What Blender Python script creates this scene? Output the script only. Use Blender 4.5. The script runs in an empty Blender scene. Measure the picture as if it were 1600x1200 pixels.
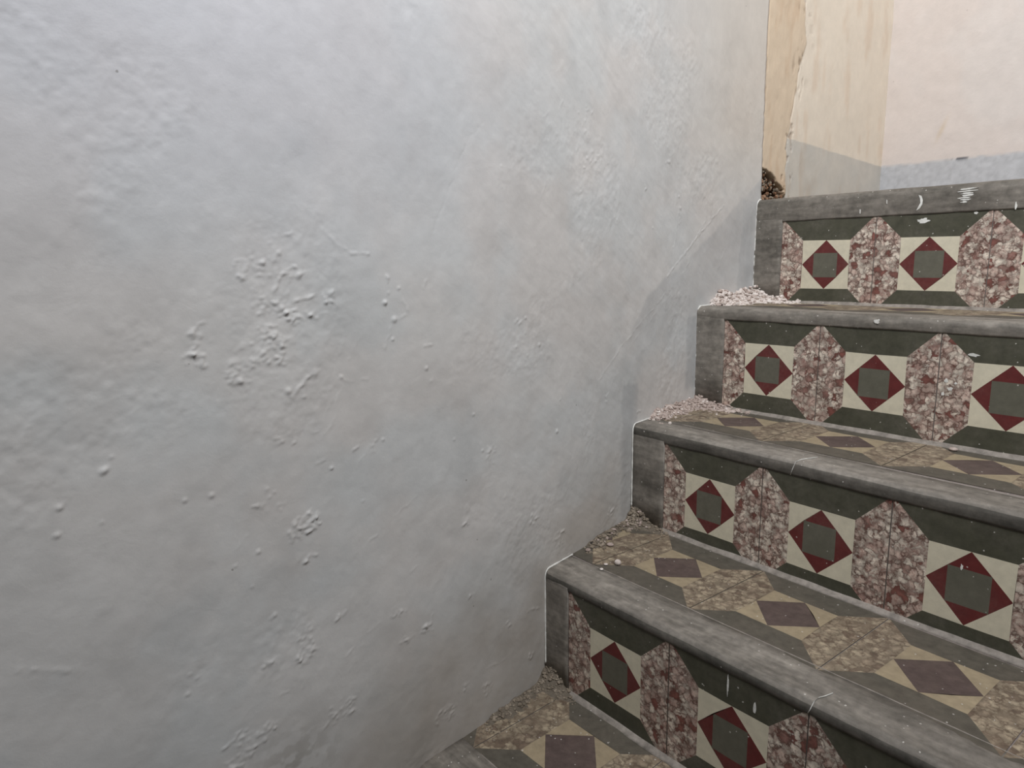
import bpy, math, random
import numpy as np
from mathutils import Vector, Matrix

S = bpy.context.scene
COL = S.collection
random.seed(7)
rng = np.random.default_rng(11)

# ------------------------------------------------------------------ camera
cam_d = bpy.data.cameras.new('camera'); cam = bpy.data.objects.new('camera', cam_d); COL.objects.link(cam)
cam_d.sensor_width = 36.0; cam_d.lens = 1078.82 / 1600 * 36.0; cam_d.clip_start = 0.02
YAW, PIT, ROL = math.radians(-50.654), math.radians(-10.178), math.radians(-0.836)
cd = Vector((math.sin(YAW) * math.cos(PIT), math.cos(YAW) * math.cos(PIT), math.sin(PIT)))
cr = Vector((math.cos(YAW), -math.sin(YAW), 0)); cu = cr.cross(cd)
r2 = cr * math.cos(ROL) + cu * math.sin(ROL); u2 = -cr * math.sin(ROL) + cu * math.cos(ROL)
CAM = Vector((0.642, -0.719, 0.703))
m3 = Matrix((r2, u2, -cd)).transposed().to_4x4(); m3.translation = CAM
cam.matrix_world = m3
S.camera = cam

# ------------------------------------------------------------------ daylight
w = bpy.data.worlds.new('daylight'); S.world = w; w.use_nodes = True
w.node_tree.nodes['Background'].inputs[0].default_value = (0.92, 0.95, 1.0, 1)
w.node_tree.nodes['Background'].inputs[1].default_value = 0.012

def area(name, loc, target, size, power, color):
    l = bpy.data.lights.new(name, 'AREA'); l.shape = 'RECTANGLE'; l.size, l.size_y = size; l.energy = power; l.color = color
    o = bpy.data.objects.new(name, l); COL.objects.link(o); o.location = loc
    o.rotation_euler = (Vector(target) - Vector(loc)).to_track_quat('-Z', 'Y').to_euler()
    return o
area('stairwell_window_light', (1.16, -0.60, 2.68), (-1.75, 1.70, 2.26), (1.02, 1.70), 90, (0.97, 0.985, 1.0))
S.view_settings.view_transform = 'Standard'; S.view_settings.look = 'None'
S.view_settings.exposure = 0.0; S.view_settings.gamma = 1.0; S.view_settings.use_curve_mapping = False

# ------------------------------------------------------------------ helpers
def lin(r, g, b):
    f = lambda c: (c / 255 / 12.92) if c <= 10.31 else ((c / 255 + 0.055) / 1.055) ** 2.4
    return (f(r), f(g), f(b))
_tab = {}
def vnoise(x, y, seed=0):
    if seed not in _tab: _tab[seed] = np.random.default_rng(seed).random((256, 256))
    t = _tab[seed]
    x = np.asarray(x, float); y = np.asarray(y, float)
    xi = np.floor(x).astype(int); yi = np.floor(y).astype(int); fx = x - xi; fy = y - yi
    fx = fx * fx * fx * (fx * (fx * 6 - 15) + 10); fy = fy * fy * fy * (fy * (fy * 6 - 15) + 10)
    g = lambda a, b: t[a % 256, b % 256]
    return (g(xi, yi) * (1 - fx) + g(xi + 1, yi) * fx) * (1 - fy) + (g(xi, yi + 1) * (1 - fx) + g(xi + 1, yi + 1) * fx) * fy
def fbm(x, y, seed=0, oct=4):
    s = 0; a = 0.5; n = 0
    for i in range(oct):
        s = s + a * vnoise(x * 2 ** i + 17.3 * i, y * 2 ** i + 5.1 * i, seed + i); n += a; a *= 0.5
    return s / n
def sstep(a, b, x):
    t = np.clip((x - a) / (b - a), 0, 1); return t * t * (3 - 2 * t)
def mesh_obj(name, verts, faces, mats, parent=None, smooth=False, midx=None):
    me = bpy.data.meshes.new(name); me.from_pydata([tuple(map(float, v)) for v in verts], [], [tuple(map(int, f)) for f in faces])
    for m in (mats if isinstance(mats, (list, tuple)) else [mats]): me.materials.append(m)
    if midx is not None: me.polygons.foreach_set('material_index', midx)
    if smooth: me.polygons.foreach_set('use_smooth', [True] * len(me.polygons))
    me.update()
    o = bpy.data.objects.new(name, me); COL.objects.link(o)
    if parent: o.parent = parent
    return o
def grid_obj(name, P, mat, colors=None, parent=None, smooth=True, flip=False):
    """P: (n, m, 3) array of points"""
    n, m = P.shape[:2]
    idx = np.arange(n * m).reshape(n, m)
    q = np.stack([idx[:-1, :-1], idx[1:, :-1], idx[1:, 1:], idx[:-1, 1:]], -1).reshape(-1, 4)
    if flip: q = q[:, ::-1]
    me = bpy.data.meshes.new(name)
    me.vertices.add(n * m); me.vertices.foreach_set('co', P.reshape(-1).astype(np.float32))
    me.loops.add(q.size); me.loops.foreach_set('vertex_index', q.reshape(-1).astype(np.int32))
    me.polygons.add(len(q)); me.polygons.foreach_set('loop_start', np.arange(0, q.size, 4, dtype=np.int32))
    me.polygons.foreach_set('loop_total', np.full(len(q), 4, dtype=np.int32))
    me.polygons.foreach_set('use_smooth', np.full(len(q), smooth))
    me.update(calc_edges=True); me.validate()
    if colors is not None:
        a = me.color_attributes.new('paint', 'FLOAT_COLOR', 'POINT')
        c = np.ones((n * m, 4), np.float32); c[:, :3] = colors.reshape(-1, 3); a.data.foreach_set('color', c.reshape(-1))
    me.materials.append(mat)
    o = bpy.data.objects.new(name, me); COL.objects.link(o)
    if parent: o.parent = parent
    return o
def tag(o, label=None, cat=None, group=None, kind=None):
    if label: o['label'] = label
    if cat: o['category'] = cat
    if group: o['group'] = group
    if kind: o['kind'] = kind
    return o

# ------------------------------------------------------------------ materials
class NT:
    def __init__(s, name):
        s.m = bpy.data.materials.new(name); s.m.use_nodes = True; s.t = s.m.node_tree
        s.b = s.t.nodes['Principled BSDF']; s.pos = s.t.nodes.new('ShaderNodeNewGeometry').outputs['Position']
    def link(s, v, sock):
        if isinstance(v, bpy.types.NodeSocket): s.t.links.new(v, sock)
        elif isinstance(v, (tuple, list)) and sock.type == 'RGBA': sock.default_value = tuple(v)[:3] + (1,)
        else: sock.default_value = v
    def noise(s, scale, detail=4, rough=.55, vec=None, dist=0, out='Fac'):
        n = s.t.nodes.new('ShaderNodeTexNoise'); s.link(vec or s.pos, n.inputs['Vector'])
        n.inputs['Scale'].default_value = scale; n.inputs['Detail'].default_value = detail
        n.inputs['Roughness'].default_value = rough; n.inputs['Distortion'].default_value = dist
        return n.outputs[out]
    def voro(s, scale, vec=None, feature='F1', smooth=None):
        n = s.t.nodes.new('ShaderNodeTexVoronoi'); n.feature = feature; s.link(vec or s.pos, n.inputs['Vector']); n.inputs['Scale'].default_value = scale
        if smooth is not None: n.inputs['Smoothness'].default_value = smooth
        return n
    def ramp(s, fac, *stops):
        n = s.t.nodes.new('ShaderNodeValToRGB'); s.link(fac, n.inputs[0]); e = n.color_ramp.elements
        while len(e) < len(stops): e.new(.5)
        for i, (p, c) in enumerate(stops):
            e[i].position = p; e[i].color = (tuple(c) + (1,)) if isinstance(c, (tuple, list)) else (c, c, c, 1)
        return n.outputs[0]
    def mix(s, fac, a, b, mode='MIX'):
        n = s.t.nodes.new('ShaderNodeMix'); n.data_type = 'RGBA'; n.blend_type = mode
        s.link(fac, n.inputs[0]); s.link(a, n.inputs[6]); s.link(b, n.inputs[7]); return n.outputs[2]
    def math(s, op, a, b=0.0, c=0.0):
        n = s.t.nodes.new('ShaderNodeMath'); n.operation = op
        s.link(a, n.inputs[0]); s.link(b, n.inputs[1]); s.link(c, n.inputs[2]); return n.outputs[0]
    def vmath(s, op, a, b):
        n = s.t.nodes.new('ShaderNodeVectorMath'); n.operation = op; s.link(a, n.inputs[0]); s.link(b, n.inputs[1]); return n.outputs[0]
    def warp(s, scale, amt):
        d = s.vmath('SUBTRACT', s.noise(scale, 3, out='Color'), (.5, .5, .5))
        return s.vmath('ADD', s.pos, s.vmath('MULTIPLY', d, (amt, amt, amt)))
    def specks(s, scale, thr, keep):
        v = s.voro(scale, s.warp(200, .003)); near = s.math('LESS_THAN', v.outputs['Distance'], thr)
        sep = s.t.nodes.new('ShaderNodeSeparateColor'); s.t.links.new(v.outputs['Color'], sep.inputs[0])
        return s.math('MULTIPLY', near, s.math('GREATER_THAN', sep.outputs[0], keep))
    def bump(s, h, strength=.3, dist=.002):
        n = s.t.nodes.new('ShaderNodeBump'); n.inputs['Strength'].default_value = strength; n.inputs['Distance'].default_value = dist
        s.link(h, n.inputs['Height']); s.t.links.new(n.outputs[0], s.b.inputs['Normal'])
    def done(s, col, rough=.6, spec=.3):
        s.link(col, s.b.inputs['Base Color']); s.link(rough, s.b.inputs['Roughness']); s.b.inputs['Specular IOR Level'].default_value = spec
        return s.m

DUST = lin(150, 142, 134)
def finish(n, col, dust=.35, grain=.25, specks=True, rough=.55, spec=.35, dcol=DUST):
    """shared wear: mottling, dust film, plaster specks"""
    g = n.ramp(n.noise(70, 6, .65), (.3, 1 - grain), (.7, 1 + grain * .6))
    col = n.mix(1, col, g, 'MULTIPLY')
    d = n.ramp(n.noise(11, 7, .68), (.42, 0.0), (.78, 1.0))
    d2 = n.ramp(n.noise(160, 3, .7), (.35, 0.25), (.75, 1.0))
    col = n.mix(n.math('MULTIPLY', n.math('MULTIPLY', d, d2), dust), col, dcol)
    if specks:
        k = n.math('MAXIMUM', n.specks(120, .13, .84), n.specks(45, .055, .72))
        col = n.mix(n.math('MULTIPLY', k, .75), col, lin(205, 200, 194))
    n.bump(n.noise(220, 4, .6), .18, .0008)
    return n.done(col, n.ramp(n.noise(18, 4), (.3, rough - .1), (.7, rough + .12)), spec)
def plain(name, rgb, **k):
    n = NT(name); return finish(n, lin(*rgb), **k)
def marble(name, pale, mid, rim, dark, dust, line=.07, scale=92, red=.5, **k):
    n = NT(name)
    w1 = n.vmath('MULTIPLY', n.vmath('SUBTRACT', n.noise(70, 2, out='Color'), (.5, .5, .5)), (.020, .020, .020))
    w2 = n.vmath('MULTIPLY', n.vmath('SUBTRACT', n.noise(230, 2, out='Color'), (.5, .5, .5)), (.0085, .0085, .0085))
    p = n.vmath('ADD', n.vmath('ADD', n.pos, w1), w2)
    v = n.voro(scale, p); ed = n.voro(scale, p, 'DISTANCE_TO_EDGE'); v2 = n.voro(scale * 2.3, p, 'DISTANCE_TO_EDGE')
    sep = n.t.nodes.new('ShaderNodeSeparateColor'); n.t.links.new(v.outputs['Color'], sep.inputs[0])
    cell = n.ramp(sep.outputs[0], (.0, lin(*pale)), (.45, lin(*pale)), (.62, lin(*mid)), (.84, lin(*mid)), (.94, lin(*rim)))
    grad = n.ramp(v.outputs['Distance'], (.05, 1.10), (.6, .60))
    col = n.mix(1, cell, grad, 'MULTIPLY')
    patch = n.ramp(n.noise(33, 4, .6, vec=n.warp(60, .02)), (.53, 0.0), (.66, red))
    col = n.mix(patch, col, lin(*rim))
    col = n.mix(n.math('MULTIPLY', n.ramp(v2.outputs['Distance'], (.0, .8), (.12, 0.0)), n.ramp(n.noise(120, 2), (.42, 0.0), (.6, 1.0))), col, lin(*rim))
    col = n.mix(n.math('MULTIPLY', n.ramp(ed.outputs['Distance'], (.0, .95), (line * .6, .75), (line * 2.2, 0.0)), n.ramp(n.noise(85, 2), (.36, .15), (.56, 1.0))), col, lin(*dark))
    return finish(n, col, dust=dust, grain=.18, **k)

M = {}
# riser tiles: colours still strong
M['green'] = plain('dark_green_cement', (76, 75, 62), dust=.34, grain=.25)
M['cream'] = plain('cream_cement', (214, 206, 184), dust=.25, grain=.10, specks=False)
M['red'] = plain('oxblood_cement', (100, 42, 41), dust=.20, grain=.2)
M['grey'] = plain('grey_green_cement', (98, 96, 84), dust=.25, grain=.15)
M['marble'] = marble('veined_marble_cement', (234, 221, 205), (212, 189, 175), (134, 84, 75), (94, 66, 57), .22, scale=88, red=.38)
# tread tiles: rubbed by feet
WD = lin(118, 107, 96)
M['wgreen'] = plain('worn_green_cement', (90, 85, 76), dust=.6, grain=.3, dcol=WD)
M['wcream'] = plain('worn_cream_cement', (160, 145, 120), dust=.5, grain=.2, dcol=WD)
M['wred'] = plain('worn_purple_cement', (92, 78, 74), dust=.55, grain=.3, dcol=WD)
M['wmarble'] = marble('worn_marble_cement', (176, 161, 138), (162, 146, 125), (122, 105, 90), (104, 88, 74), .4, line=.05, scale=80, red=.3, dcol=WD)
def cement(name='trowelled_dark_cement', tone=((80, 76, 69), (124, 118, 110), (158, 151, 142))):
    n = NT(name)
    st = n.t.nodes.new('ShaderNodeMapping'); n.t.links.new(n.pos, st.inputs[0]); st.inputs['Scale'].default_value = (.22, 1, 1)
    c = n.ramp(n.noise(17, 8, .70, vec=st.outputs[0]), (.30, lin(*tone[0])), (.5, lin(*tone[1])), (.70, lin(*tone[2])))
    sk = n.ramp(n.noise(120, 4, .6, vec=st.outputs[0]), (.35, .82), (.65, 1.12)); c = n.mix(1, c, sk, 'MULTIPLY')
    sm = n.ramp(n.noise(9, 5, .6, dist=.6), (.52, 0.0), (.75, .55))
    c = n.mix(sm, c, lin(*[int(x * 1.1) for x in tone[1]]))
    dk = n.ramp(n.noise(23, 5, .6, dist=.4), (.60, 0.0), (.75, .6))
    c = n.mix(dk, c, lin(62, 60, 52))
    return finish(n, c, dust=.5, grain=.34, rough=.62)
M['cement'] = cement()
M['stained'] = cement('stained_dark_cement', ((54, 53, 48), (82, 79, 73), (114, 108, 101)))
M['mortar'] = plain('dusty_grey_mortar', (140, 130, 126), dust=.6, grain=.25)
M['grit'] = plain('pale_lime_dust', (150, 142, 134), dust=.75, grain=.45, dcol=lin(104, 97, 88))
def plaster(name, a, b, c):
    n = NT(name); col = n.ramp(n.noise(60, 5, .65), (.3, lin(*a)), (.55, lin(*b)), (.78, lin(*c)))
    n.bump(n.noise(260, 5, .7), .5, .002); return n.done(col, .9, .1)
M['white_rubble'] = plaster('white_plaster_rubble', (176, 160, 150), (224, 214, 208), (236, 230, 224))
M['pink_rubble'] = plaster('pinkish_plaster_rubble', (140, 124, 116), (186, 170, 162), (208, 196, 188))
M['dirt_rubble'] = plaster('sandy_plaster_dust', (112, 102, 90), (142, 130, 116), (178, 166, 152))
M['dirt'] = plaster('brown_floor_dirt', (96, 88, 78), (114, 105, 94), (132, 122, 110))
M['earth'] = plaster('brown_earth_mortar', (92, 66, 50), (140, 108, 86), (176, 148, 124))
M['dark_earth'] = plaster('dark_earth_mortar', (44, 30, 24), (70, 50, 40), (104, 80, 64))
M['dark_crumb'] = plaster('dark_crumb', (46, 42, 40), (62, 58, 54), (84, 78, 72))
M['white_paint'] = plaster('white_paint_film', (206, 204, 198), (226, 225, 220), (238, 236, 232))
def paint(name, bump=.16):
    n = NT(name); a = n.t.nodes.new('ShaderNodeVertexColor'); a.layer_name = 'paint'
    g = n.ramp(n.noise(34, 6, .6), (.3, .95), (.7, 1.03))
    c = n.mix(1, a.outputs[0], g, 'MULTIPLY')
    dk = n.specks(24, .035, .85); c = n.mix(n.math('MULTIPLY', dk, .5), c, lin(110, 104, 98))
    h = n.math('ADD', n.noise(95, 5, .6), n.math('MULTIPLY', n.noise(28, 4, .5, dist=.8), 1.6))
    n.bump(h, bump, .0018)
    return n.done(c, n.ramp(n.noise(12, 3), (.3, .48), (.7, .62)), .3)
M['wall_paint'] = paint('painted_plaster')
M['landing_paint'] = paint('peach_painted_plaster', .3)

# ------------------------------------------------------------------ measured layout (metres)
WC = [0.2161, -0.1035, -0.1755, -0.1536]          # plan curve of the stair wall, x(y)
def xw(y):
    y = np.asarray(y, float); lo = -.2; dc = np.polyder(WC)
    return np.where(y < lo, np.polyval(WC, lo) + np.polyval(dc, lo) * (y - lo), np.polyval(WC, y))
WALL_END = 0.756; XL = -0.268; YB = 1.405; XR = 1.05
RISER = {-1: (.03, -.55, 0, -.315), 0: (.03, -.275, 0.5, -.115), 1: (0, 0, 0, .0855), 2: (-.031, .274, -1.03, .273), 3: (-.076, .521, .89, .482), 4: (-.0875, .746, .75, .684)}
TREAD_Z = {-2: -.4, -1: -.2, 0: 0.0, 1: .198, 2: .391, 3: .600, 4: .830}
TREAD = {-1: (.01, -.37, 0, .2), 0: (.0013, -.095, 1.29, .2), 1: (-.0159, .168, -1.5, .1965), 2: (-.0791, .4368, .43, .2), 3: (-.09, .69, .8, .2), 4: (-.09, .93, .8, .2)}
JOINT = {-1: .08, 0: .08, 1: .071, 2: .063, 3: .068, 4: .085}

DOTS=[(-0.432,0.7141,3.2,1),(-0.2951,0.6862,2,1),(-0.2938,0.679,1.8,1),(-0.2939,0.6654,1.8,1),(-0.278,0.6706,2.5,1),(-0.2993,0.6534,3.3,1),(-0.2868,0.6323,4,1),(-0.2898,0.6078,2,1),(-0.4411,0.7245,1.6,1),(-0.4448,0.6906,2,1),(-0.3199,0.7128,2,1),(-0.4335,0.5633,4,1),(-0.4147,0.5541,2.5,1),(-0.2992,0.6543,3,1),(-0.29,0.6077,1.6,1),(-0.1576,0.4889,2.4,1),(-0.3651,0.57,2.4,1),(-0.0457,0.6174,2.4,1),(-0.0472,0.5948,1.6,1),(-0.0139,0.5736,3.4,1),(-0.0428,0.5608,2,1),(-0.0682,0.5763,2,1),(-0.3858,0.4636,2,1),(0.0383,0.4786,1.8,1),(0.0297,0.4273,3.6,1),(-0.2401,0.5653,3,1),(-0.2329,0.5474,1.4,1),(-0.1405,0.4325,2.4,1),(-0.3451,0.4115,1.6,1),(-0.1732,0.3301,2,1),(-0.3124,0.4835,1.6,1),(-0.1947,0.46,2,1),(-0.6223,0.5147,3.6,1),(-0.6193,0.5165,3.2,1),(-0.6591,0.4899,2.8,1),(-0.6641,0.4652,3.2,1),(-0.553,0.4682,2.8,1),(-0.5262,0.4663,3.2,1),(-0.4824,0.3901,3,1),(-0.4445,0.4009,3,1),(-0.3862,0.4637,2.2,1),(-0.6279,0.4671,1.6,1),(-0.5091,0.3826,2,1),(-0.4924,0.3527,1.6,1),(-0.6135,0.5269,2,1),(-0.5702,0.2605,2.4,1),(-0.5659,0.2811,1.5,1),(-0.5592,0.274,2,1),(0.4278,0.821,2.6,1),(-0.0912,0.8324,1.8,1),(0.3318,0.7587,2,1),(0.2021,0.7684,1.4,1),(0.4115,0.7236,2,1),(0.4411,0.7038,2,1),(-0.2935,0.6833,3,1),(0.113,0.8627,2.2,1),(0.0965,0.8092,2.2,1)]
LINES=[([(-0.4341,0.6873),(-0.4375,0.6797),(-0.4415,0.6748)],2.2,1),([(-0.4184,0.6607),(-0.4066,0.6645),(-0.3987,0.6659),(-0.3914,0.6709)],2,1),([(-0.4852,0.6143),(-0.4796,0.6197),(-0.4683,0.6198)],2,0.9),([(-0.4996,0.5941),(-0.4947,0.6019),(-0.4861,0.6043)],2.4,0.9),([(-0.5002,0.5875),(-0.4944,0.5859),(-0.4899,0.5895)],2.2,0.9),([(-0.428,0.5598),(-0.4177,0.5674),(-0.407,0.5779),(-0.396,0.5774)],4,0.9),([(-0.3662,0.5707),(-0.358,0.5638),(-0.3471,0.561),(-0.3289,0.5628)],1.2,0.5),([(-0.2849,0.6328),(-0.2636,0.6393),(-0.2739,0.656)],1.2,0.5),([(-0.5307,0.6398),(-0.5234,0.6432),(-0.5184,0.6461)],1.8,0.8),([(-0.5312,0.6175),(-0.5285,0.622)],1.8,0.8),([(-0.4352,0.7317),(-0.4109,0.7346)],1.8,0.5),([(-0.3795,0.7399),(-0.366,0.7295),(-0.3602,0.7232),(-0.3439,0.7142),(-0.3199,0.7128)],2,0.6),([(-0.4982,0.5813),(-0.476,0.58)],1.6,0.5),([(-0.3542,0.6217),(-0.3618,0.6035)],1.2,0.3),([(-0.3626,0.5596),(-0.3792,0.5352)],1.2,0.35),([(-0.2862,0.6299),(-0.2927,0.6224),(-0.3012,0.5973)],1.6,0.4),([(-0.2426,0.5961),(-0.2288,0.5948)],2,0.7),([(-0.1306,0.4351),(-0.1274,0.409)],2.6,0.5),([(-0.264,0.3957),(-0.3414,0.356)],1.6,0.35),([(-0.2688,0.2987),(-0.2772,0.2913)],1.4,0.5),([(-0.2392,0.6695),(-0.233,0.6785)],1.4,0.6),([(-0.3865,0.5365),(-0.3664,0.5506)],1.4,0.25),([(0.3862,0.6353),(0.2221,0.5432),(0.152,0.4916)],1.6,0.4),([(0.4144,0.6388),(0.2639,0.5477)],1.3,0.3),([(-0.3541,0.5893),(-0.3359,0.6163)],1.2,0.25),([(-0.5058,0.3999),(-0.5,0.4063),(-0.4915,0.4119)],1.6,0.7),([(-0.6593,0.4888),(-0.6559,0.4936)],1.6,0.6),([(-0.4044,0.4737),(-0.3949,0.4759)],1.4,0.5),([(-0.4136,0.5157),(-0.4018,0.5106)],2,0.4),([(-0.3963,0.5009),(-0.3791,0.5208)],1.3,0.3),([(-0.3464,0.4637),(-0.3317,0.4788)],1.6,0.4),([(-0.68,0.5575),(-0.6678,0.5723)],4,0.3),([(-0.3827,0.2179),(-0.37,0.227)],1.4,0.5),([(-0.7091,0.3517),(-0.6953,0.3482),(-0.6796,0.3404),(-0.6617,0.3287)],4,0.35),([(-0.4204,0.1346),(-0.4149,0.1416)],2.4,0.8),([(-0.4697,0.2101),(-0.4622,0.21)],1.4,0.5),([(-0.3499,0.2349),(-0.3311,0.2438)],1.4,0.4),([(0.6068,0.8114),(0.5346,0.7635),(0.3909,0.6679)],1.6,0.8),([(0.5337,0.7757),(0.5016,0.7434)],2,0.6),([(0.2585,0.8934),(0.261,0.8651)],1.4,0.7),([(-0.0017,0.909),(0.0155,0.9199)],1.5,0.5),([(0.044,0.931),(0.0489,0.9387)],1.3,0.5),([(0.4307,0.8028),(0.425,0.7702),(0.4122,0.7096)],1.4,0.5),([(0.4759,0.9936),(0.4697,0.9431),(0.4844,0.9357)],1.5,-0.4),([(-0.1237,0.8862),(-0.151,0.8645),(-0.1782,0.8165),(-0.2219,0.736)],1.2,-0.35),([(0.4526,0.6711),(0.4754,0.6948)],1.4,0.5),([(0.033,0.8897),(0.0329,0.8618)],1.4,0.3),([(0.0895,0.8822),(0.0863,0.8673)],1.4,0.4),([(-0.0088,0.7851),(0.0208,0.8396)],2,0.2),([(0.6216,0.719),(0.5861,0.6627)],1.4,0.4),([(-0.2462,0.2197),(-0.2498,0.2019)],2,0.6),([(-0.1441,0.0884),(-0.1016,0.0843)],1.6,0.4),([(-0.0467,0.143),(-0.0347,0.1422),(-0.0183,0.1367)],2,0.7),([(-0.24,0.0631),(-0.2339,0.0676)],2,0.6)]
CLUSTERS=[(-0.466,0.6998,0.0176,0.011,14),(-0.4789,0.6878,0.0048,0.0048,6),(-0.4236,0.6922,0.0154,0.0088,14),(-0.4585,0.6645,0.0121,0.0154,16),(-0.4366,0.6565,0.0132,0.0099,18),(-0.4233,0.6469,0.0088,0.0055,9),(-0.4543,0.6284,0.011,0.011,16),(-0.4483,0.6123,0.0176,0.0176,34),(-0.4711,0.5974,0.0132,0.0066,12),(-0.4892,0.5877,0.0132,0.0088,12),(-0.3757,0.663,0.0073,0.0077,12),(-0.4219,0.6407,0.0099,0.0044,8),(-0.5285,0.6301,0.0073,0.0088,9),(-0.531,0.611,0.011,0.0066,10),(-0.5255,0.6031,0.0044,0.0044,4),(-0.3962,0.6451,0.011,0.0044,4),(-0.4498,0.7053,0.0132,0.0044,6),(-0.0648,0.6134,0.0082,0.0049,6),(-0.1236,0.4208,0.0132,0.0132,8),(-0.0305,0.2963,0.0099,0.0099,9),(0.0388,0.2365,0.0132,0.0165,16),(0.196,0.2352,0.0099,0.0066,8),(-0.1815,0.3326,0.0066,0.0026,3),(-0.3338,0.4823,0.0231,0.0132,6),(0.1756,0.4621,0.0099,0.0132,4),(0.2947,0.4119,0.0066,0.0026,4),(-0.4232,0.4056,0.0181,0.0125,40),(-0.4377,0.3924,0.0099,0.0059,8),(-0.4372,0.5146,0.0198,0.0132,4),(-0.4334,0.2659,0.0115,0.0092,12),(-0.4367,0.2425,0.0132,0.0099,16),(-0.4685,0.4414,0.0198,0.0198,8),(-0.3892,0.2742,0.0066,0.0033,3),(-0.4279,0.3626,0.0099,0.0046,4),(-0.4763,0.3095,0.0099,0.0033,3),(-0.5217,0.1677,0.0231,0.0231,26),(-0.4931,0.173,0.0132,0.0099,8),(-0.3941,0.1488,0.0198,0.0198,14),(-0.4836,0.2548,0.0066,0.0033,4),(0.2984,0.8285,0.0066,0.0046,4),(0.1091,0.9282,0.0198,0.0264,5),(0.1234,0.8562,0.0297,0.0198,7),(0.4317,0.7844,0.0046,0.0198,6),(0.3802,0.8803,0.0046,0.0026,3),(-0.2582,0.203,0.0077,0.0066,10),(-0.2924,0.201,0.0088,0.0055,6),(-0.044,0.0624,0.0055,0.0066,7),(-0.145,0.0564,0.011,0.0132,12),(-0.0929,0.1407,0.0044,0.0044,4),(-0.2284,0.0545,0.0198,0.0132,18),(-0.1714,0.2187,0.0066,0.0044,4),(-0.1904,0.0818,0.0066,0.0055,5),(-0.3006,0.244,0.0132,0.0044,4)]


# ------------------------------------------------------------------ left wall: uneven plaster, blisters and trowel scars are real relief
def axis(a, b, c, d, fine, coarse):
    lo = np.arange(a, b, coarse); mid = np.arange(b, c, fine); hi = np.arange(c, d + coarse * .5, coarse)
    return np.concatenate([lo, mid, hi])
ys = axis(-2.0, -.75, WALL_END - .004, WALL_END - .003, .0017, .06); ys[-1] = WALL_END
zs = axis(-.7, -.04, 1.14, 2.6, .0017, .06)
Yg, Zg = np.meshgrid(ys, zs, indexing='ij')
D = np.zeros_like(Yg)
D += .006 * (fbm(Yg * 5, Zg * 5, 3, 2) - .5) + .0014 * (fbm(Yg * 16, Zg * 16, 9, 3) - .5)
sy, sz = Yg * .82 - Zg * .57, Yg * .57 + Zg * .82                       # trowel strokes run along the stair slope
tro = fbm(sy * 14, sz * 55, 21, 4) - .5
D += .0011 * tro * (.12 + .9 * sstep(-.40, .25, Yg))
rough = sstep(.5, .68, fbm(Yg * 7, Zg * 7, 33, 3))
D += .0010 * rough * (fbm(Yg * 110, Zg * 110, 40, 3) - .5)
D += .0004 * (fbm(Yg * 60, Zg * 60, 44, 2) - .5)
def near(yc, zc, r):
    i0, i1 = np.searchsorted(ys, [yc - r, yc + r]); j0, j1 = np.searchsorted(zs, [zc - r, zc + r])
    return slice(i0, i1), slice(j0, j1)
def blister(yc, zc, r, h):
    s = near(yc, zc, 3 * r); y, z = Yg[s], Zg[s]
    d2 = ((y - yc) ** 2 + (z - zc) ** 2) / (r * r); D[s] += h * np.exp(-d2 ** 1.4)
def ridge(pts, r, h):
    P = np.array(pts); c = P.mean(0); R = np.abs(P - c).max() + 4 * r; s = near(c[0], c[1], R); y, z = Yg[s], Zg[s]
    y = y + .004 * (vnoise(y * 140, z * 140, 71) - .5); z = z + .004 * (vnoise(y * 140 + 9, z * 140, 72) - .5)
    best = np.full(y.shape, 9.)
    for (a, b) in zip(P[:-1], P[1:]):
        v = b - a; L = v @ v + 1e-12; t = np.clip(((y - a[0]) * v[0] + (z - a[1]) * v[1]) / L, 0, 1)
        best = np.minimum(best, np.hypot(y - a[0] - t * v[0], z - a[1] - t * v[1]))
    D[s] += h * np.exp(-(best / r) ** 2) * (.15 + 1.9 * vnoise(y * 210, z * 210, 73) ** 1.5)
for (y, z, r, h) in DOTS: blister(y, z, max(.0018, r * .00085), .0009 * h * r / 2.2)
for pts, r, h in LINES: ridge(pts, max(.0016, r * .00085), .0008 * h * (r / 2) ** .5)
for (y, z, ry_, rz_, n) in CLUSTERS:
    for _ in range(int(n * 1.8)):
        a, q = random.uniform(0, 6.283), random.random() ** .5
        yy, zz = y + ry_ * q * math.cos(a), z + rz_ * q * math.sin(a)
        if random.random() < .35:
            b = random.uniform(-.4, 1.2); l = random.uniform(.003, .008); ridge([(yy, zz), (yy + l * math.cos(b), zz + l * math.sin(b))], .0015, random.uniform(.0003, .0008))
        else: blister(yy, zz, random.uniform(.0014, .0024), random.uniform(.0002, .0008))
# paint colours: patchy off-white, an older grey coat along the steps, light tints at the top
nz = fbm(Yg * 4.5, Zg * 4.5, 60, 4)[..., None]; nz2 = fbm(Yg * 9 + 3, Zg * 9, 64, 4)[..., None]
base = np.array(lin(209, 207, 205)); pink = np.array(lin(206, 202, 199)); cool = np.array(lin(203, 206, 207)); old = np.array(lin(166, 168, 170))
Cw = base * np.ones(Yg.shape + (3,))
Cw = Cw + (pink - base) * sstep(.35, .7, nz) * .8; Cw = Cw + (cool - Cw) * sstep(.35, .75, nz2) * .6
Cw = Cw + (np.array(lin(201, 191, 179)) - Cw) * (sstep(.25, .72, Yg) * sstep(.70, 1.0, Zg))[..., None] * .75  # warm tint to the upper right, darkened in the colour to even out the lighting
wob = .012 * (fbm(Yg * 40, Zg * 40, 80, 3) - .5)
dline = (Yg * .0 + Zg) - np.interp(Yg, [-.3, .2, .3134, .5351, .7285, .8], [.02, .50, .6295, .7322, .8578, .91]) + wob
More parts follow.
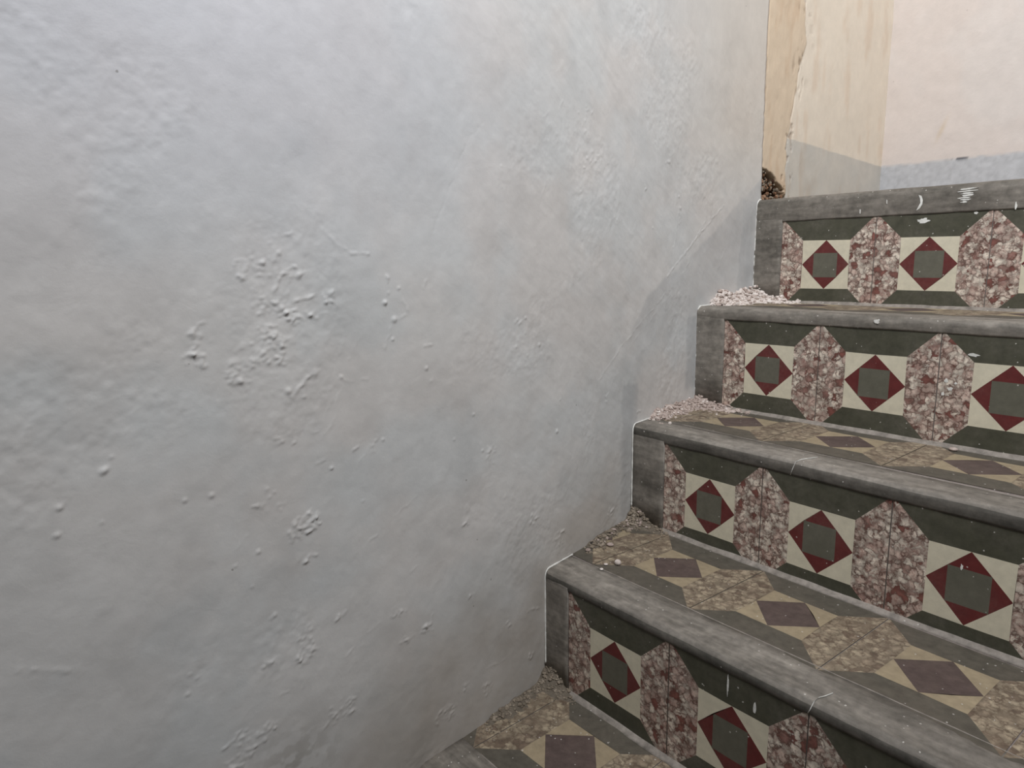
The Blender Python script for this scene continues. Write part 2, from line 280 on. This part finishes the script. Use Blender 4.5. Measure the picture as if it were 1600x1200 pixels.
near_step = np.maximum.reduce([1 - sstep(.02, .09, np.abs(Zg - np.interp(Yg, [-.25, 0, .27, .52, .745], [.03, .15, .36, .57, .80])))])
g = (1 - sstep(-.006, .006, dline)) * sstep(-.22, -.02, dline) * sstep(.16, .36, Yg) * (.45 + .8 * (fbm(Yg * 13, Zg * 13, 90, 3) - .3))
def box_mask(y0, y1, z0, z1, soft=.006):
    yy, zz = Yg + wob, Zg + wob; return sstep(y0 - soft, y0 + soft, yy) * (1 - sstep(y1 - soft, y1 + soft, yy)) * sstep(z0 - soft, z0 + soft, zz) * (1 - sstep(z1 - soft, z1 + soft, zz))
for bm in ((.475, .53, .43, .58), (.236, .29, .355, .472), (.235, .28, .21, .37), (.68, .76, .62, .83), (-.29, -.253, -.05, .062)):
    g = np.maximum(g, box_mask(*bm) * (.55 + .5 * fbm(Yg * 60, Zg * 12, 95, 3)))
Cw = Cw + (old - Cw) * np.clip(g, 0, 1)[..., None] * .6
bp = np.exp(-(((Yg + .25) / .08) ** 2 + ((Zg - .87) / .06) ** 2))[..., None] * .3
Cw = Cw + (np.array(lin(190, 199, 203)) - Cw) * bp
gr = sstep(.45, .85, fbm(Yg * 18, Zg * 18, 99, 4)) * .07
Cw = Cw * (1 - gr[..., None])
dirty = np.exp(-(((Yg + .46) / .05) ** 2 + ((Zg - .10) / .05) ** 2)) * sstep(.4, .6, fbm(Yg * 90, Zg * 90, 103, 3))
Cw = Cw + (np.array(lin(130, 124, 112)) - Cw) * (dirty * .45)[..., None]
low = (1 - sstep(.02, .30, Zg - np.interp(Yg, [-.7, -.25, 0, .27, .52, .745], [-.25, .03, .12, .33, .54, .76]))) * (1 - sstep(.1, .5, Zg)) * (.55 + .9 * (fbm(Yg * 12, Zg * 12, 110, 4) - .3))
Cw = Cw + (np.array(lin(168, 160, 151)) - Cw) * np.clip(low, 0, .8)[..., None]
tl = sstep(.1, -.5, Yg) * 0 + (1 - sstep(-.5, .1, Yg)) * sstep(.6, .95, Zg)
Cw = Cw + (np.array(lin(208, 208, 214)) - Cw) * tl[..., None] * .8  # bluish skylight tint painted into the upper left of the wall
edge = .0025 * (fbm(Zg * 60, Zg * 0, 120, 3) - .5) * sstep(WALL_END - .01, WALL_END, Yg)
nx = np.polyval(np.polyder(WC), np.maximum(Yg, -.2)); nl = np.hypot(1, nx)
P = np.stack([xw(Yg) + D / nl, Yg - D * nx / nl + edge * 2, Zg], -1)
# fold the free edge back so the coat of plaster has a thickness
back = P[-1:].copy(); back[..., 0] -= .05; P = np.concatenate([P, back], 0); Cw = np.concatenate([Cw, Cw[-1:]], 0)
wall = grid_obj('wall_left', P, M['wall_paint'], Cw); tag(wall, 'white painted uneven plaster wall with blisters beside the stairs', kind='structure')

# ------------------------------------------------------------------ landing walls
ys2 = axis(.70, .745, .96, 1.42, .0025, .012); zs2 = np.concatenate([np.arange(.78, 1.02, .0025), np.arange(1.02, 1.66, .005), np.arange(1.66, 2.61, .06)])
Y2, Z2 = np.meshgrid(ys2, zs2, indexing='ij')
d2 = .004 * (fbm(Y2 * 9, Z2 * 9, 130, 3) - .5)
crx = np.interp(Z2, [.83, .856, .97, 1.063, 1.138, 1.2, 1.29, 1.6], [.886, .888, .883, .906, .926, .950, .93, .93]) + .012 * (fbm(Z2 * 30, Z2 * 0 + 2, 140, 4) - .5)
dc = np.abs(Y2 - crx); gap = sstep(.36, .55, fbm(Y2 * 40, Z2 * 25, 143, 3)) * (1 - sstep(1.12, 1.22, Z2))
crack = np.exp(-(dc / .0022) ** 2) * gap
c2x = .777 + .006 * (fbm(Z2 * 40, Z2 * 0 + 7, 146, 3) - .5)
crack2 = np.exp(-((Y2 - c2x) / .002) ** 2) * sstep(.40, .6, fbm(Y2 * 30, Z2 * 30, 148, 3))
d2 -= .006 * crack + .004 * crack2
colm = (1 - sstep(-.004, .004, Y2 - crx))
d2 += .003 * colm + .0025 * colm * (fbm(Y2 * 35, Z2 * 20, 150, 3) - .5)
# crumbled hole low in the corner
hy = np.interp(Z2, [.82, .843, .860, .876, .893, .908], [.888, .884, .878, .846, .812, .765]) + .022 * (fbm(Z2 * 70, Y2 * 60, 155, 3) - .5)
hole = 1 - sstep(-.004, .006, Y2 - hy); hole *= (1 - sstep(.900, .912, Z2 + .012 * (fbm(Y2 * 70, Z2 * 30, 156, 3) - .5)))
depth = .022 + .012 * fbm(Y2 * 48, Z2 * 48, 157, 4)
deep = np.exp(-(((Y2 - .848) / .018) ** 2 + ((Z2 - .850) / .013) ** 2)); depth += .05 * deep
d2 -= hole * depth
pits = sstep(.66, .74, fbm(Y2 * 75, Z2 * 45, 160, 3)) * (1 - sstep(.012, .05, dc)) ; d2 -= .003 * pits
C2 = np.ones(Y2.shape + (3,)) * np.array(lin(226, 214, 197))
C2 = C2 + (np.array(lin(211, 192, 168)) - C2) * colm[..., None]
ed = np.interp(Y2, [.88, .93, 1.109, 1.404], [.979, .978, .967, .950]) + .002 * (fbm(Y2 * 60, Y2 * 0, 166, 2) - .5)
dado = (1 - sstep(-.0015, .0015, Z2 - ed)) * (1 - colm) * (.85 + .3 * (fbm(Y2 * 25, Z2 * 25, 168, 3) - .5))
C2 = C2 + (np.array(lin(192, 188, 180)) - C2) * np.clip(dado, 0, 1)[..., None]
earth = np.array(lin(132, 98, 76)) * (.4 + .9 * fbm(Y2 * 80, Z2 * 80, 170, 4))[..., None]
C2 = C2 + (earth - C2) * hole[..., None]
C2 = C2 + (np.array(lin(120, 92, 72)) - C2) * np.clip(crack * .8 + crack2 * .7 + pits * .45, 0, 1)[..., None]
st = sstep(.55, .72, fbm(Y2 * 30, Z2 * 7, 175, 4)) * .12; C2 = C2 * (1 - st[..., None] * np.array([.5, .9, 1.2]))
lw = grid_obj('wall_landing', np.stack([XL + d2, Y2, Z2], -1), M['landing_paint'], C2); tag(lw, 'peach plaster wall of the landing with crack and crumbled hole', kind='structure')
def ico(r, sq=(1, 1, 1)):
    t = 1.618; vs = [(-1, t, 0), (1, t, 0), (-1, -t, 0), (1, -t, 0), (0, -1, t), (0, 1, t), (0, -1, -t), (0, 1, -t), (t, 0, -1), (t, 0, 1), (-t, 0, -1), (-t, 0, 1)]
    fs = [(0, 11, 5), (0, 5, 1), (0, 1, 7), (0, 7, 10), (0, 10, 11), (1, 5, 9), (5, 11, 4), (11, 10, 2), (10, 7, 6), (7, 1, 8), (3, 9, 4), (3, 4, 2), (3, 2, 6), (3, 6, 8), (3, 8, 9), (4, 9, 5), (2, 4, 11), (6, 2, 10), (8, 6, 7), (9, 8, 1)]
    a = random.uniform(0, 6.28); c, s = math.cos(a), math.sin(a); k = r / 1.9; e = [random.uniform(.7, 1.25) for _ in range(3)]; out = []
    for v in vs:
        j = random.uniform(.72, 1.2) * k; x, y, z = v[0] * j * e[0], v[1] * j * e[1], v[2] * j * e[2]
        out.append(((x * c - y * s) * sq[0], (x * s + y * c) * sq[1], z * sq[2]))
    return out, fs
V, F, mi = [], [], []
while len(F) < 20 * 230:
    y, z = random.uniform(.76, .885), random.uniform(.832, .908)
    hyv = np.interp(z, [.82, .843, .860, .876, .893, .908], [.886, .880, .872, .842, .808, .765])
    if y > hyv or math.hypot((y - .846) / 1.2, z - .850) < .011: continue
    r = random.uniform(.0016, .0062); cv, cf = ico(r); q = len(V); x = XL - random.uniform(.0, .02) - r * .5
    V += [(x + p[0], y + p[1], z + p[2]) for p in cv]; F += [tuple(i + q for i in t) for t in cf]; mi += [random.choice((0, 0, 1, 1, 2))] * 20
em = mesh_obj('exposed_masonry', V, F, [M['earth'], M['dirt_rubble'], M['dark_earth']], lw, midx=mi); tag(em, kind='stuff')
xs3 = np.concatenate([np.arange(-.30, .16, .004), np.arange(.16, 1.6, .05)]); zs3 = np.concatenate([np.arange(.78, 1.66, .005), np.arange(1.66, 2.61, .06)])
X3, Z3 = np.meshgrid(xs3, zs3, indexing='ij')
d3 = .004 * (fbm(X3 * 8, Z3 * 8, 180, 3) - .5)
C3 = np.ones(X3.shape + (3,)) * np.array(lin(214, 206, 201)); C3 = C3 + (np.array(lin(214, 204, 198)) - C3) * sstep(.45, .65, fbm(X3 * 6, Z3 * 6, 182, 3))[..., None]
e3 = .950 + .002 * (fbm(X3 * 50, X3 * 0, 184, 2) - .5)
d_3 = 1 - sstep(-.0015, .0015, Z3 - e3)
C3 = C3 + (np.array(lin(186, 187, 190)) * (.86 + .28 * fbm(X3 * 110, Z3 * 110, 186, 2))[..., None] - C3) * d_3[..., None]
scr = sstep(.50, .62, fbm(X3 * 120, Z3 * 25, 188, 2)) * np.exp(-(((X3 + .068) / .022) ** 2 + ((Z3 - .949) / .004) ** 2) ** 2)
C3 = C3 + (np.array(lin(90, 92, 98)) - C3) * scr[..., None]
sp = np.exp(-(((X3 - .075) / .007) ** 2 + ((Z3 - 1.175) / .006) ** 2) ** 2) ; C3 = C3 + (np.array(lin(190, 140, 120)) - C3) * (sp * .7)[..., None]
yel = np.exp(-(((X3 + .12 - (Z3 - 1.03) * .35) / .006) ** 2)) * np.exp(-((Z3 - 1.03) / .025) ** 2) * .4; C3 = C3 + (np.array(lin(196, 172, 130)) - C3) * yel[..., None]
bw = grid_obj('wall_back', np.stack([X3, YB + d3 * -1 + 0 * X3, Z3], -1), M['landing_paint'], C3, flip=False); tag(bw, 'off-white plaster wall behind the landing with grey painted skirting band', kind='structure')

# ------------------------------------------------------------------ staircase
stair = bpy.data.objects.new('staircase', None); COL.objects.link(stair); stair.location = (0, 0, 0)
tag(stair, 'straight staircase of dark cement steps faced with patterned red, cream and green tiles', 'staircase')

def clip(poly, ax, lim, sign):
    out = []
    for i in range(len(poly)):
        a, b = poly[i], poly[(i + 1) % len(poly)]; da, db = sign * (lim - a[ax]), sign * (lim - b[ax])
        if da >= 0: out.append(a)
        if da * db < 0: t = da / (da - db); out.append((a[0] + t * (b[0] - a[0]), a[1] + t * (b[1] - a[1])))
    return out
def tile(name, T, frame, rect, worn, parent):
    """hydraulic cement tile: patterned face laid out in (p, q) about its centre; frame maps (p, q, depth) to the world"""
    h = T / 2 - .0008; s = T * .255; j = lambda a=.0008: random.uniform(-a, a)
    sq = [(-s + j(), s + j()), (s + j(), s + j()), (s + j(), -s + j()), (-s + j(), -s + j())]
    mid = [((sq[i][0] + sq[(i + 1) % 4][0]) / 2 + j(), (sq[i][1] + sq[(i + 1) % 4][1]) / 2 + j()) for i in range(4)]
    o = [(-h, h), (h, h), (h, -h), (-h, -h)]
    k0, k1 = j(.0015), j(.0015); i_ = s / 2
    inn = [(-i_ + k0, i_ + k1), (i_ + k0, i_ + k1), (i_ + k0, -i_ + k1), (-i_ + k0, -i_ + k1)]
    polys = []
    for e in range(4): polys.append((3 if e % 2 else 0, [o[e], o[(e + 1) % 4], sq[(e + 1) % 4], sq[e]]))
    for e in range(4): polys.append((1, [sq[e], mid[e], mid[e - 1]]))
    for e in range(4): polys.append((2, [mid[e], inn[(e + 1) % 4], inn[e]]))
    for e in range(4): polys.append((2, [mid[e], mid[e], inn[(e + 1) % 4]]) if False else (2, [mid[e - 1], mid[e], inn[e]]))
    polys.append((4, inn))
    V, F, MI = [], [], []
    lims = [(0, rect[0], -1), (0, rect[1], 1), (1, rect[2], -1), (1, rect[3], 1)]
    def add(pl, mi):
        b = len(V); V.extend(pl); F.append(tuple(range(b, b + len(pl)))); MI.append(mi)
    for mi, pl in polys:
        for L in lims:
            if pl: pl = clip(pl, *L)
        if len(pl) >= 3: add([frame(p[0], p[1], 0) for p in reversed(pl)], mi)
    ol = list(o)
    for L in lims:
        if ol: ol = clip(ol, *L)
    if len(ol) < 3: return None
    for a, b in zip(ol, ol[1:] + ol[:1]):
        add([frame(a[0], a[1], 0), frame(b[0], b[1], 0), frame(b[0], b[1], .007), frame(a[0], a[1], .007)], 0)
    mats = [M[x] for x in (('wgreen', 'wcream', 'wred', 'wmarble', 'wred') if worn else ('green', 'cream', 'red', 'marble', 'grey'))]
    return mesh_obj(name, V, F, mats, parent, midx=MI)
def frame_riser(k):
    x0, y0, a, zc = RISER[k]; a = math.radians(a); c, s = math.cos(a), math.sin(a)
    return lambda u, v, z: (x0 + u * c - v * s, y0 + u * s + v * c, z)
def extrude(name, prof, k, u0, u1, mat, parent, n=60, amp=.0012, seed=0, closed=True):
    f = frame_riser(k); us = np.linspace(u0, u1, n); V, F = [], []; m = len(prof)
    pv = np.array(prof); U, Q = np.meshgrid(us, np.arange(m) * .35, indexing='ij')
    dv = amp * (fbm(U * 18 + seed, Q, 200 + seed, 3) - .5) * 2; dz = amp * (fbm(U * 15 + seed + 40, Q, 230 + seed, 3) - .5) * 1.4
    V = [f(U[i, q], pv[q, 0] + dv[i, q], pv[q, 1] + dz[i, q]) for i in range(n) for q in range(m)]
    for i in range(n - 1):
        for q in range(m if closed else m - 1):
            a, b = i * m + q, i * m + (q + 1) % m; F.append((a, b, b + m, a + m))
    if closed: F += [tuple(range(m))[::-1], tuple(range((n - 1) * m, n * m))]
    return mesh_obj(name, V, F, mat, parent, smooth=True)
step_obj = {}
for k in range(-1, 5):
    x0, y0, ang, zc = RISER[k]; f = frame_riser(k); zt = zc + .094; z0 = TREAD_Z[k - 1]; z1 = TREAD_Z[k]
    ul = float(xw(y0)) - x0 - .012; ur = XR - x0
    depth = (RISER[k + 1][1] - y0 + .03) if k < 4 else YB - y0 + .02
    b = [f(u, v, z) for u in (ul, ur) for v, z in ((.0012, z0 - .03), (.0012, z1 - .006), (JOINT[k] - .004, z1 - .0012), (depth, z1 - .0012), (depth, z0 - .03))]
    st_ = mesh_obj('step' if k < 4 else 'landing_step', b, [(0, 1, 2, 3, 4), (9, 8, 7, 6, 5), (0, 5, 6, 1), (1, 6, 7, 2), (2, 7, 8, 3), (3, 8, 9, 4), (4, 9, 5, 0)], M['mortar'], stair)
    step_obj[k] = st_
    # bull-nosed cement edge
    R = .0115 if k < 4 else .014
    prof = [(-.0012, zt), (-.0022, zt + .003)]
    for q in range(7):
        t = math.pi / 2 * q / 6; prof.append((-.0022 + R * (1 - math.cos(t)), z1 - R + R * math.sin(t)))
    jo = JOINT[k]; prof += [(jo * .7, z1 + .0006), (jo - .001, z1), (jo - .001, z1 - .02), (.0058, z1 - .03), (.0058, zt)]
    no = extrude('nosing', prof, k, ul, ur, M['cement'], st_, 70, .0011, k + 5)
    if k < 3:      # the lower edges are stained almost black on their front face
        no.data.materials.append(M['stained']); m_ = len(prof)
        for pi in range(m_ * 69):
            if pi % m_ in (0, 1, 2, 3): no.data.polygons[pi].material_index = 1
    # plain cement strip between wall and first tile
    bp_ = [(-.0020, z0 - .015), (-.0022, z0 + .3 * (zt - z0)), (-.0022, z0 + .7 * (zt - z0)), (-.0023, zt + .004), (-.001, zt + .008), (.01, zt + .008), (.01, z0 - .015)]
    extrude('border_strip', bp_, k, ul, -.1004, M['cement'], st_, 9, .0008, k + 30)
    # riser tiles
    nt = int((ur + .1) / .2) + 1
    for i in range(nt):
        fr = (lambda i: lambda p, q, d: f(i * .2 + p, d, zc + q))(i)
        tile('riser_tile', .2, fr, (-.1, min(.1, ur - i * .2), z0 - .002 - zc, zt - zc + .001), False, st_)
    # tread tiles
    tx, ty, ta, T = TREAD[k]; ta = math.radians(ta); c, s = math.cos(ta), math.sin(ta)
    yb = (RISER[k + 1][1] + .004 - ty) if k < 4 else .1
    rows = 1 if k < 4 else 2
    for r_ in range(rows):
        for i in range(-1, nt + 1):
            fr = (lambda i, r_: lambda p, q, d: (tx + (i * T + p) * c - (r_ * T + q) * s, ty + (i * T + p) * s + (r_ * T + q) * c, z1 - d))(i, r_)
            xl = float(xw(min(ty + .02, .75))) - .02 - (tx + i * T) if k < 4 else XL - (tx + i * T) - .01
            xr = XR - .004 - (tx + i * T)
            if xr < -.08: continue
            tile('tread_tile', T, fr, (max(-.1, xl), min(.1, xr), -.1, min(.1, yb)), True, st_)
    # smear of mortar and dust along the foot of the riser
    fl = [(-.008, z0 + .0002), (-.0045, z0 + .0018), (-.0012, z0 + .0058), (.004, z0 + .007), (.004, z0 - .004), (-.007, z0 - .004)]
    extrude('mortar_fillet', fl, k, ul, ur, M['grit'], st_, 220, .0026, k + 60)
    if k < 3: extrude('joint_line', [(jo - .0016, z1 + .0001), (jo - .0004, z1 + .0005), (jo + .0006, z1 + .0001), (jo - .0004, z1 - .004)], k, ul + .05, ur, M['grit'], st_, 160, .0006, k + 90)

# paint squeezed onto the step ends where the wall was repainted
def tube(name, pts, rad, mat, parent, n=6):
    V, F = [], []; P = [Vector(p) for p in pts]
    for i, p in enumerate(P):
        t = (P[min(i + 1, len(P) - 1)] - P[max(i - 1, 0)]).normalized(); a = t.cross(Vector((0.3, 1, .2))).normalized(); b = t.cross(a)
        r = rad(i) if callable(rad) else rad
        for q in range(n): V.append(p + (a * math.cos(6.283 * q / n) + b * math.sin(6.283 * q / n)) * r)
    for i in range(len(P) - 1):
        for q in range(n): F.append((i * n + q, i * n + (q + 1) % n, (i + 1) * n + (q + 1) % n, (i + 1) * n + q))
    F += [tuple(range(n))[::-1], tuple(range((len(P) - 1) * n, len(P) * n))]
    return mesh_obj(name, V, F, mat, parent, smooth=True)
for k in range(1, 5):
    y0 = RISER[k][1]; z0, z1 = TREAD_Z[k - 1], TREAD_Z[k]; pts = []
    R = .0115 if k < 4 else .014
    for z in np.arange(z0 + .03, z1 - R, .004): pts.append((float(xw(y0)) + .0012, y0 - .003, float(z)))
    for q in range(1, 9):
        t = math.pi / 2 * q / 8; y = y0 - .003 + R * (1 - math.cos(t)); pts.append((float(xw(y)) + .0012, y, z1 - R + R * math.sin(t) + .0008))
    if k < 4:
        for y in np.arange(y0 + .03, y0 + .075, .004): pts.append((float(xw(y)) + .001, float(y), z1 + .0006))
    q0 = random.uniform(0, 90)
    tube('paint_edge', pts, lambda i, q0=q0: .0007 + .0018 * float(fbm(np.array(i * .45 + q0), np.array(3.1), 300, 3)) ** 1.2 * (1.3 if k > 2 else .8), M['white_paint'], wall)

# dried paint splashes on the steps
def splash(k, u, z, outline, off, parent, tread=False):
    f = frame_riser(k); n = len(outline)
    V = [f(u + p[0], -off, z + p[1]) for p in outline] + [f(u + p[0] * 1.02, -off + .0035, z + p[1] * 1.02) for p in outline]
    F = [tuple(range(n))] + [(i, i + n, (i + 1) % n + n, (i + 1) % n) for i in range(n)]
    return mesh_obj('paint_splash', V, F, M['white_paint'], parent)
def blob(rx, rz, n=16, jit=.35, rot=0):
    out = []
    for i in range(n):
        a = -6.2832 * i / n; r = 1 + random.uniform(-jit, jit); x, z = rx * r * math.cos(a), rz * r * math.sin(a)
        out.append((x * math.cos(rot) - z * math.sin(rot), x * math.sin(rot) + z * math.cos(rot)))
    return out
X4 = RISER[4][0]
splash(4, .099 - X4, .766, blob(.010, .0042, 18, .4), .0006, step_obj[4])
cres = [(-.002, .014), (.003, .012), (.006, .004), (.0055, -.004), (.002, -.011), (-.004, -.015), (-.001, -.008), (.0022, -.001), (.001, .007)]
splash(4, .089 - X4, .800, cres, .0029, step_obj[4])
for i in range(7):
    zz = .8185 - i * .0038; wd = .017 - .0013 * i
    splash(4, .170 - X4 + random.uniform(-.002, .002) - i * .0006, zz, blob(wd * random.uniform(.6, 1), .0013, 14, .35, .05), .0031, step_obj[4])
for (k, u, z, rx_, rz_, off) in ((4, .185, .775, .003, .003, .0006), (4, -.02, .79, .0012, .004, .0029), (4, .03, .805, .001, .004, .0029), (3, .123, .590, .004, .0035, .004), (3, .27, .545, .008, .0025, .0006), (1, .232, .150, .0018, .009, .0006), (4, .245, .783, .0016, .006, .0029), (3, .236, .50, .003, .004, .0006), (3, .243, .487, .004, .003, .0006), (3, .233, .478, .002, .003, .0006), (3, .25, .497, .002, .002, .0006), (2, .36, .30, .0015, .004, .0006), (1, .193, .162, .0010, .0125, .0006)):
    splash(k, u - RISER[k][0], z, blob(rx_, rz_, 12, .35), off, step_obj[k])

# hairline cracks across the nosings
def crackline(k, pts, parent):
    f = frame_riser(k); x0 = RISER[k][0]
    tube('crack_line', [f(x - x0, v, z) for x, v, z in pts], .0006, M['white_paint'], parent, 5)
crackline(2, [(.118, -.0031, .368), (.121, -.0031, .379), (.1235, .0008, .3895), (.127, .010, .3922), (.131, .024, .3922), (.137, .04, .3922)], step_obj[2])
crackline(1, [(.300, -.0031, .182), (.302, -.0031, .187), (.304, .0008, .1968), (.306, .010, .1992), (.309, .018, .1992), (.312, .03, .1992)], step_obj[1])

# ------------------------------------------------------------------ rubble against the wall
def chunk(r, n=0):
    """irregular lump: jittered octahedron-like hull"""
    vs = [(1, 0, 0), (-1, 0, 0), (0, 1, 0), (0, -1, 0), (0, 0, 1), (0, 0, -1)]
    fs = [(0, 2, 4), (2, 1, 4), (1, 3, 4), (3, 0, 4), (2, 0, 5), (1, 2, 5), (3, 1, 5), (0, 3, 5)]
    V = [tuple(c * r * random.uniform(.6, 1.2) + random.uniform(-.25, .25) * r for c in v) for v in vs]
    a = random.uniform(0, 6.28); c, s = math.cos(a), math.sin(a)
    return [(x * c - y * s, x * s + y * c, z * random.uniform(.5, .8)) for x, y, z in V], fs
def chunk(r): return ico(r, (1, 1, .75))
def heap(name, k, H, reach, along, corner, mats, ncr, crsize, label, seed):
    """mound of crumbs on tread k in the corner of wall and next riser"""
    z = TREAD_Z[k] ; fR = RISER[k + 1]; yR = fR[1] - .0
    def height(dw, dr, seed=seed):
        n1 = fbm(dw * 60 + seed, dr * 60, 400 + seed, 4); n2 = fbm(dr * 22 + seed, dr * 0, 420 + seed, 3)
        w_ = reach * (.45 + 1.1 * n2)
        a = H * np.exp(-(dw / w_) ** 1.6) * (1 - sstep(along * .75, along, dr)) * (.35 + 1.1 * n1)
        b = corner[0] * np.exp(-(dr / (corner[1] * .35)) ** 1.5) * np.exp(-(dw / corner[1]) ** 2) * (.5 + .9 * n1)
        return np.maximum(a, b) - .0022
    dws = np.linspace(-.006, max(reach * 3, corner[1] * 1.8), 70); drs = np.linspace(-.004, along, 80)
    A, B = np.meshgrid(dws, drs, indexing='ij'); Hh = height(np.maximum(A, 0), np.maximum(B, 0)) + (.0012 + .18 * H) * (fbm(A * 190, B * 190, 440 + seed, 3) - .5)
    V, F = [], []; mi = []
    yy = yR - B; xx = xw(yy) + A; zz = z + np.maximum(Hh, -.0015)
    n, m = A.shape
    V = list(map(tuple, np.stack([xx, yy, zz], -1).reshape(-1, 3)))
    for i in range(n - 1):
        for j in range(m - 1):
            if max(Hh[i, j], Hh[i + 1, j], Hh[i, j + 1], Hh[i + 1, j + 1]) > -.0004: F.append((i * m + j, i * m + j + 1, (i + 1) * m + j + 1, (i + 1) * m + j)); mi.append(0)
    cnt = 0; tries = 0
    while cnt < ncr and tries < ncr * 40:
        tries += 1; dw = abs(random.gauss(0, reach * 1.0)); dr = random.uniform(0, along * 1.05)
        if random.random() < .3: dw = random.uniform(0, corner[1] * 1.6); dr = abs(random.gauss(0, corner[1] * .35))
        hh = float(height(np.array(dw), np.array(dr)))
        if hh < .0006 and random.random() > .16: continue
        r = random.uniform(*crsize) * (random.random() ** 1.5 + .35); y = yR - dr; x = float(xw(y)) + dw + r * .6
        cv, cf = chunk(r); b = len(V); zb = z + max(hh, 0) + r * .25
        V += [(x + p[0], y + p[1], zb + p[2]) for p in cv]; F += [tuple(i + b for i in q) for q in cf]; mi += [1 if random.random() < .85 else 2] * 20; cnt += 1
    o = mesh_obj(name, V, F, [M[x] for x in mats], None, midx=mi)
    return tag(o, label, 'rubble', kind='stuff')
heap('plaster_rubble', 3, .028, .022, .19, (.030, .075), ('white_rubble', 'white_rubble', 'pink_rubble'), 300, (.002, .0065), 'white crumbled plaster heaped on the highest tread, in the corner by the wall', 1)
heap('plaster_rubble', 2, .017, .020, .205, (.020, .085), ('pink_rubble', 'pink_rubble', 'white_rubble'), 520, (.0018, .0048), 'pinkish plaster gravel along the wall on the second tread from the top', 2)
heap('plaster_rubble', 1, .009, .018, .17, (.030, .055), ('dirt', 'dirt_rubble', 'pink_rubble'), 360, (.0013, .0042), 'fine plaster crumbs along the wall on the tread with the white pebble', 3)
heap('plaster_rubble', 0, .007, .018, .17, (.030, .05), ('dirt', 'dirt_rubble', 'dirt_rubble'), 420, (.0010, .0032), 'brown dust and grit along the wall on the lowest visible tread', 4)

def lump(name, x, y, k, r, flat, mat, label, cat, group=None, seed=0):
    """single stone: subdivided noisy ball with a flat base"""
    rr = np.random.default_rng(seed); th = np.linspace(0, math.pi, 9); ph = np.linspace(0, 2 * math.pi, 14, endpoint=False)
    V, F = [], []; jit = 1 + .16 * (rr.random((9, 14)) - .5); jit[0] = 1; jit[-1] = 1; ex = 1 + .3 * (rr.random(2) - .5)
    for i, t in enumerate(th):
        for j, p in enumerate(ph):
            zz = math.cos(t) * jit[i, j] * flat; V.append((r * ex[0] * math.sin(t) * math.cos(p) * jit[i, j], r * ex[1] * math.sin(t) * math.sin(p) * jit[i, j], r * max(zz, -.75 * flat) + r * .75 * flat))
    for i in range(8):
        for j in range(14): F.append((i * 14 + j, (i + 1) * 14 + j, (i + 1) * 14 + (j + 1) % 14, i * 14 + (j + 1) % 14))
    o = mesh_obj(name, V, F, M[mat], None, smooth=True); o.location = (x, y, TREAD_Z[k] + .0006); o.rotation_euler[2] = seed
    return tag(o, label, cat, group)
lump('white_pebble', -.087, .102, 1, .0058, .85, 'white_rubble', 'round white plaster pebble lying alone on a tread near its nosing', 'pebble', seed=3)
lump('plaster_chip', -.149, .151, 1, .0062, .38, 'pink_rubble', 'flat beige plaster chip just behind the white pebble', 'chip', seed=5)
lump('plaster_chip', -.158, .104, 1, .0055, .5, 'pink_rubble', 'beige plaster chip between the white pebble and the wall', 'chip', seed=8)
lump('plaster_chip', -.100, .087, 1, .0034, .3, 'white_rubble', 'tiny pale chip just left of the white pebble, on the nosing joint', 'chip', seed=9)
lump('plaster_chip', -.092, .068, 1, .0034, .3, 'white_rubble', 'tiny pale chip in front of the white pebble, on the nosing', 'chip', seed=10)
lump('dark_crumb', -.170, .128, 1, .0052, .7, 'dark_crumb', 'dark grey crumb among the plaster dust beside the wall', 'crumb', seed=12)
lump('dark_crumb', -.218, .500, 2, .0036, .8, 'dark_crumb', 'small black crumb in the gravel at the foot of a riser', 'crumb', seed=14)
lump('plaster_chip', .262, .508, 2, .0070, .4, 'pink_rubble', 'pale plaster chip at the foot of the tiled riser, far right', 'chip', seed=15)
lump('plaster_chip', -.205, .322, 2, .0030, .5, 'white_rubble', 'tiny white chip near the wall end of a rounded nosing', 'chip', seed=16)
